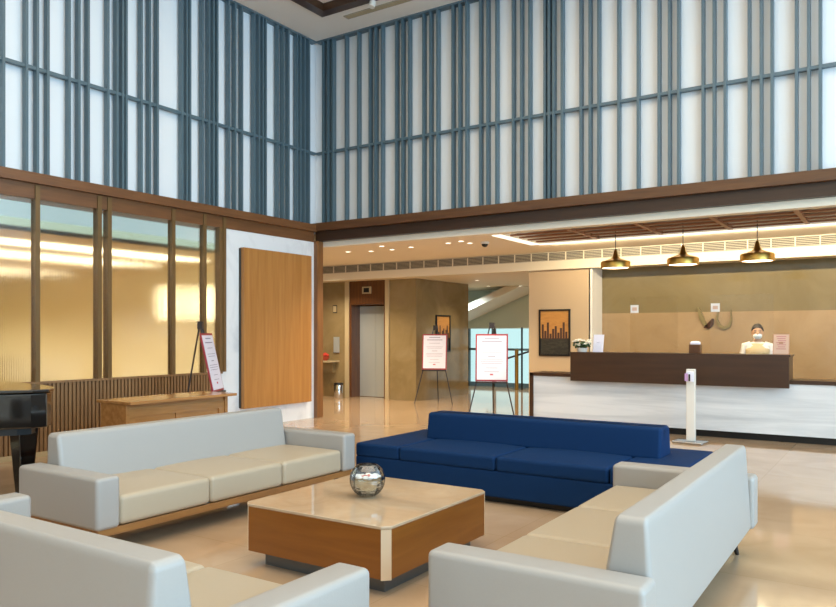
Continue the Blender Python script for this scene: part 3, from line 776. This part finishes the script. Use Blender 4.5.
for k in range(4):
    x = -10.15 + k*.17
    MB().tube([(x, 16.95, z0_+.18+(x-a0)*.39), (x, 16.95, min(2.65, z0_+.75+(x-a0)*.39))], .016, 8).build('baluster', M['slat'], st)
hr = thing('handrail', (-8.2, 17.6, 0), 'dark sloping handrail with a brass post by the far window', 'handrail')
MB().tube([(-9.35, 17.6, .62), (-7.6, 17.6, 1.15)], .025, 10).build('rail', M['black'], hr)
MB().tube([(-8.45, 17.6, 0), (-8.45, 17.6, 1.05)], .05, 14).build('post', M['brass'], hr)
MB().tube([(-8.30, 17.6, 0), (-8.30, 17.6, 1.62)], .025, 10).build('post', M['black'], hr)

# ---------------------------------------------------------------- oak desk by the wainscot
od = thing('writing_desk', (-6.8, 5.3, 0), 'oak desk standing in front of the fluted wainscot', 'desk')
B(-7.06, 4.66, .735, -6.49, 6.08, .765).build('desktop', M['deskw'], od, bevel=.004)
B(-7.0, 4.67, 0, -6.58, 4.71, .735).build('side_panel', M['deskw'], od)
B(-7.0, 5.98, 0, -6.58, 6.02, .735).build('side_panel', M['deskw'], od)
B(-6.64, 4.71, .12, -6.61, 5.98, .735).build('front_panel', M['deskw'], od)
mb = MB().box(-6.61, 4.71, .60, -6.595, 5.98, .68).box(-6.61, 4.71, .12, -6.595, 5.98, .18)
for y in (4.71, 5.30, 5.90): mb.box(-6.61, y, .18, -6.595, y+.08, .60)
mb.build('panel_moulding', M['deskw'], od)

# ---------------------------------------------------------------- grand piano
pi_ = thing('grand_piano', (-6.8, 3.0, 0), 'black grand piano tail at the left edge before the wainscot', 'piano')
ol = [(-6.10,3.50),(-6.03,3.42),(-6.05,3.30),(-6.30,2.95),(-6.52,2.55),(-6.66,2.2),(-6.7,1.95),(-8.1,1.95),(-8.1,3.75),(-7.4,3.78),(-6.6,3.70),(-6.25,3.60)]
ol = [(x+.10, y+.04) for x, y in ol]
MB().prism(ol, .68, .965).build('case', M['piano'], pi_, bevel=.012)
cxm = -7.2; cym = 2.9
MB().prism([(cxm+(x-cxm)*1.015, cym+(y-cym)*1.015) for x, y in ol], .97, .995).build('lid', M['piano'], pi_, bevel=.006)
MB().prism([(cxm+(x-cxm)*.9, cym+(y-cym)*.9) for x, y in ol], .62, .68).build('underframe', M['black'], pi_)
B(-8.05, 1.80, .62, -6.75, 1.95, .72).build('keybed', M['piano'], pi_)
for x, y in ((-6.20, 3.42), (-7.85, 2.15), (-6.95, 2.15)):
    lgm = MB().hexa([(x-.045,y-.045,.06),(x+.045,y-.045,.06),(x+.045,y+.045,.06),(x-.045,y+.045,.06)], [(x-.085,y-.085,.68),(x+.085,y-.085,.68),(x+.085,y+.085,.68),(x-.085,y+.085,.68)]).build('leg', M['piano'], pi_, bevel=.01)
    MB().lathe([(.03,0),(.03,.06)], x, y, 16).build('caster', M['brass'], lgm)

# ---------------------------------------------------------------- sofas (local: faces +X, length along Y, outer back at x=0)
SL = 1.335
def make_sofa():
    t = thing('sofa', (0, 0, 0), '', 'sofa', 'cream leather sofas')
    MB().box(.06, -SL+.06, .135, .12, SL-.06, .185).box(.83, -SL+.03, .135, .90, SL-.03, .185).box(.12, -SL+.03, .135, .83, -SL+.09, .185).box(.12, SL-.09, .135, .83, SL-.03, .185).build('base_rail', M['rail'], t, bevel=.004)
    for x in (.14, .80):
        for y in (-SL+.15, SL-.15):
            dx = -.03 if x < .4 else .03; dy = -.03 if y < 0 else .03
            MB().tube([(x+dx, y+dy, 0), (x, y, .14)], [.013, .026], 12).build('leg', M['leg'], t, True)
    for s in (-1, 1):
        MB().rbox(0.0, s*SL, .185, .93, s*(SL-.175), .525, .028, .004).build('arm', M['leather'], t, True)
    B(.10, -SL+.17, .185, .86, SL-.17, .21).build('seat_deck', M['leather'], t)
    MB().rbox(.01, -SL+.19, .19, .27, SL-.19, .735, .035, .0, lambda q: (q.x + .03*(q.z-.2)/.56*(1-(q.x-.02)/.25) - .10*(q.z-.2)/.56*(q.x-.02)/.25, q.y, q.z)).build('backrest', M['leather'], t, True)
    for k in range(3):
        y0 = -SL+.18 + k*(2*SL-.36)/3
        MB().rbox(.17, y0+.002, .188, .912, y0+(2*SL-.36)/3-.002, .385, .035, .022).build('seat_cushion', M['seat'], t, True)
    return t
sf = make_sofa(); sf.location = (-5.23, 4.175, 0); sf['label'] = 'cream leather sofa with its back to the oak desk'
s4 = copy_tree(sf); s4.location = (-.80, 4.03, 0); s4.rotation_euler = (0, 0, R(180.6)); s4['label'] = 'cream leather sofa at right, its back to the viewer, beside the blue sofa'
s3 = copy_tree(sf); s3.location = (-3.07, 1.44, 0); s3.scale = (1, .975, 1); s3.rotation_euler = (0, 0, R(90)); s3['label'] = 'nearest cream leather sofa at bottom left, mostly cut off by the frame'

# blue bench sofa
bs = thing('sofa', (-2.93, 6.33, 0), 'long royal blue fabric sofa with a low backrest in front of reception', 'sofa')
bx0, bx1, by0, by1 = -4.43, -1.42, 5.67, 7.0
B(bx0+.08, by0+.08, 0, bx1-.08, by1-.08, .07).build('plinth', M['black'], bs)
MB().rbox(bx0, by0, .055, bx1, by1, .28, .015).build('base', M['blue'], bs, True)
MB().rbox(bx0, by0-.005, .275, -3.925, by1, .405, .025, .004).build('end_cushion', M['blue'], bs, True)
MB().rbox(-1.93, by0-.005, .275, bx1, by1, .405, .025, .004).build('end_cushion', M['blue'], bs, True)
MB().rbox(-3.92, by0-.01, .275, -2.925, by1, .405, .03, .012).build('seat_cushion', M['blue'], bs, True)
MB().rbox(-2.920, by0-.01, .275, -1.935, by1, .405, .03, .012).build('seat_cushion', M['blue'], bs, True)
MB().rbox(-4.03, 6.30, .39, -1.71, 6.66, .66, .03, .0, lambda q: (q.x, q.y + (.04 if q.y < 6.48 else -.05)*(q.z-.39)/.27, q.z)).build('backrest', M['blue'], bs, True)

# ---------------------------------------------------------------- coffee table and bowl
ct = thing('coffee_table', (-2.915, 3.875, 0), 'square walnut coffee table with beige stone top', 'coffee table')
x0, x1, y0, y1 = -3.47, -2.365, 3.305, 4.47; ch = .042
def chamf(a0, b0, a1, b1, c): return [(a0+c,b0),(a1-c,b0),(a1,b0+c),(a1,b1-c),(a1-c,b1),(a0+c,b1),(a0,b1-c),(a0,b0+c)]
MB().prism(chamf(x0, y0, x1, y1, ch), .10, .375).build('body', M['walnut'], ct)
MB().prism(chamf(x0-.004, y0-.004, x1+.004, y1+.004, ch), .375, .393).build('tabletop', M['ttop'], ct, bevel=.004)
for sx, sy in ((1, -1), (-1, -1), (1, 1), (-1, 1)):
    cx = x1 if sx > 0 else x0; cy = y1 if sy > 0 else y0
    a = Vector((cx - sx*ch, cy)); b = Vector((cx, cy - sy*ch)); n = Vector((sx, sy)).normalized()*.003
    MB().add([(*(a+n), .095), (*(b+n), .095), (*(b+n), .374), (*(a+n), .374), (*(a-n*3), .095), (*(b-n*3), .095), (*(b-n*3), .374), (*(a-n*3), .374)],
             [(0,1,2,3),(4,7,6,5),(0,4,5,1),(3,2,6,7),(0,3,7,4),(1,5,6,2)]).build('corner_strip', M['strip'], ct)
B(x0+.10, y0+.09, 0, x1-.08, y1-.09, .10).build('plinth', M['grey'], ct)
bx, by, br_ = -2.98, 3.93, .117
# bowl position from its place on the table top
def atz(px, py, z):
    d = (1.45-z)*FPX/(py-334); l = (px-418)/FPX*d; return (V[0]*d+RR[0]*l, V[1]*d+RR[1]*l)
bx, by = atz(367.5, 496, .394)
bw = thing('glass_bowl', (bx, by, .3945), 'round faceted glass bowl of water on the coffee table', 'bowl')
zb = .3945
pr = []; pin = []
for k in range(13):
    a = -PI/2*.80 + (PI/2*.80 + PI/2*.62)*k/12
    pr.append((br_*math.cos(a), zb + .108 + br_*math.sin(a)))
for r_, z_ in reversed(pr): pin.append((max(r_-.005, .001), max(z_, zb+.012)))
GL = bpy.data.materials.new('bowl_glass'); GL.use_nodes = True
b_ = GL.node_tree.nodes['Principled BSDF']; b_.inputs['Transmission Weight'].default_value = 1; b_.inputs['Roughness'].default_value = 0.0; b_.inputs['IOR'].default_value = 1.45
WG = glass('bowl_water', (.90, .93, .90), .10)
BG = glass('bowl_clear', (.97, .98, .98), .22)
MB().lathe(pr + pin + [pr[0]], bx, by, 18).build('bowl', BG, bw)
wz = [p for p in pin[::-1] if p[1] < zb+.125]
MB().lathe([(.001, zb+.0125)] + [(r_-.002, z_) for r_, z_ in wz] + [(.001, wz[-1][1])], bx, by, 18).build('water', WG, bw, True)
mb = MB()
for k in range(20):
    a = k*2.4; rr = .0205*math.sqrt(k); mb.ell((bx+rr*math.cos(a), by+rr*math.sin(a), zb+.127), (.024, .018, .007), 10, 6, Matrix.Rotation(a, 3, 'Z'))
mb.build('petals', M['water'], bw, True)  # white petals, enlarged to stand in for window reflection on the water
mb = MB()
for k in range(5):
    a = k*2.4+1; rr = .03*math.sqrt(k)*.6; mb.ell((bx+rr*math.cos(a), by+rr*math.sin(a), zb+.132), (.012, .009, .005), 10, 6, Matrix.Rotation(a, 3, 'Z'))
mb.build('red_petals', M['redf'], bw, True)
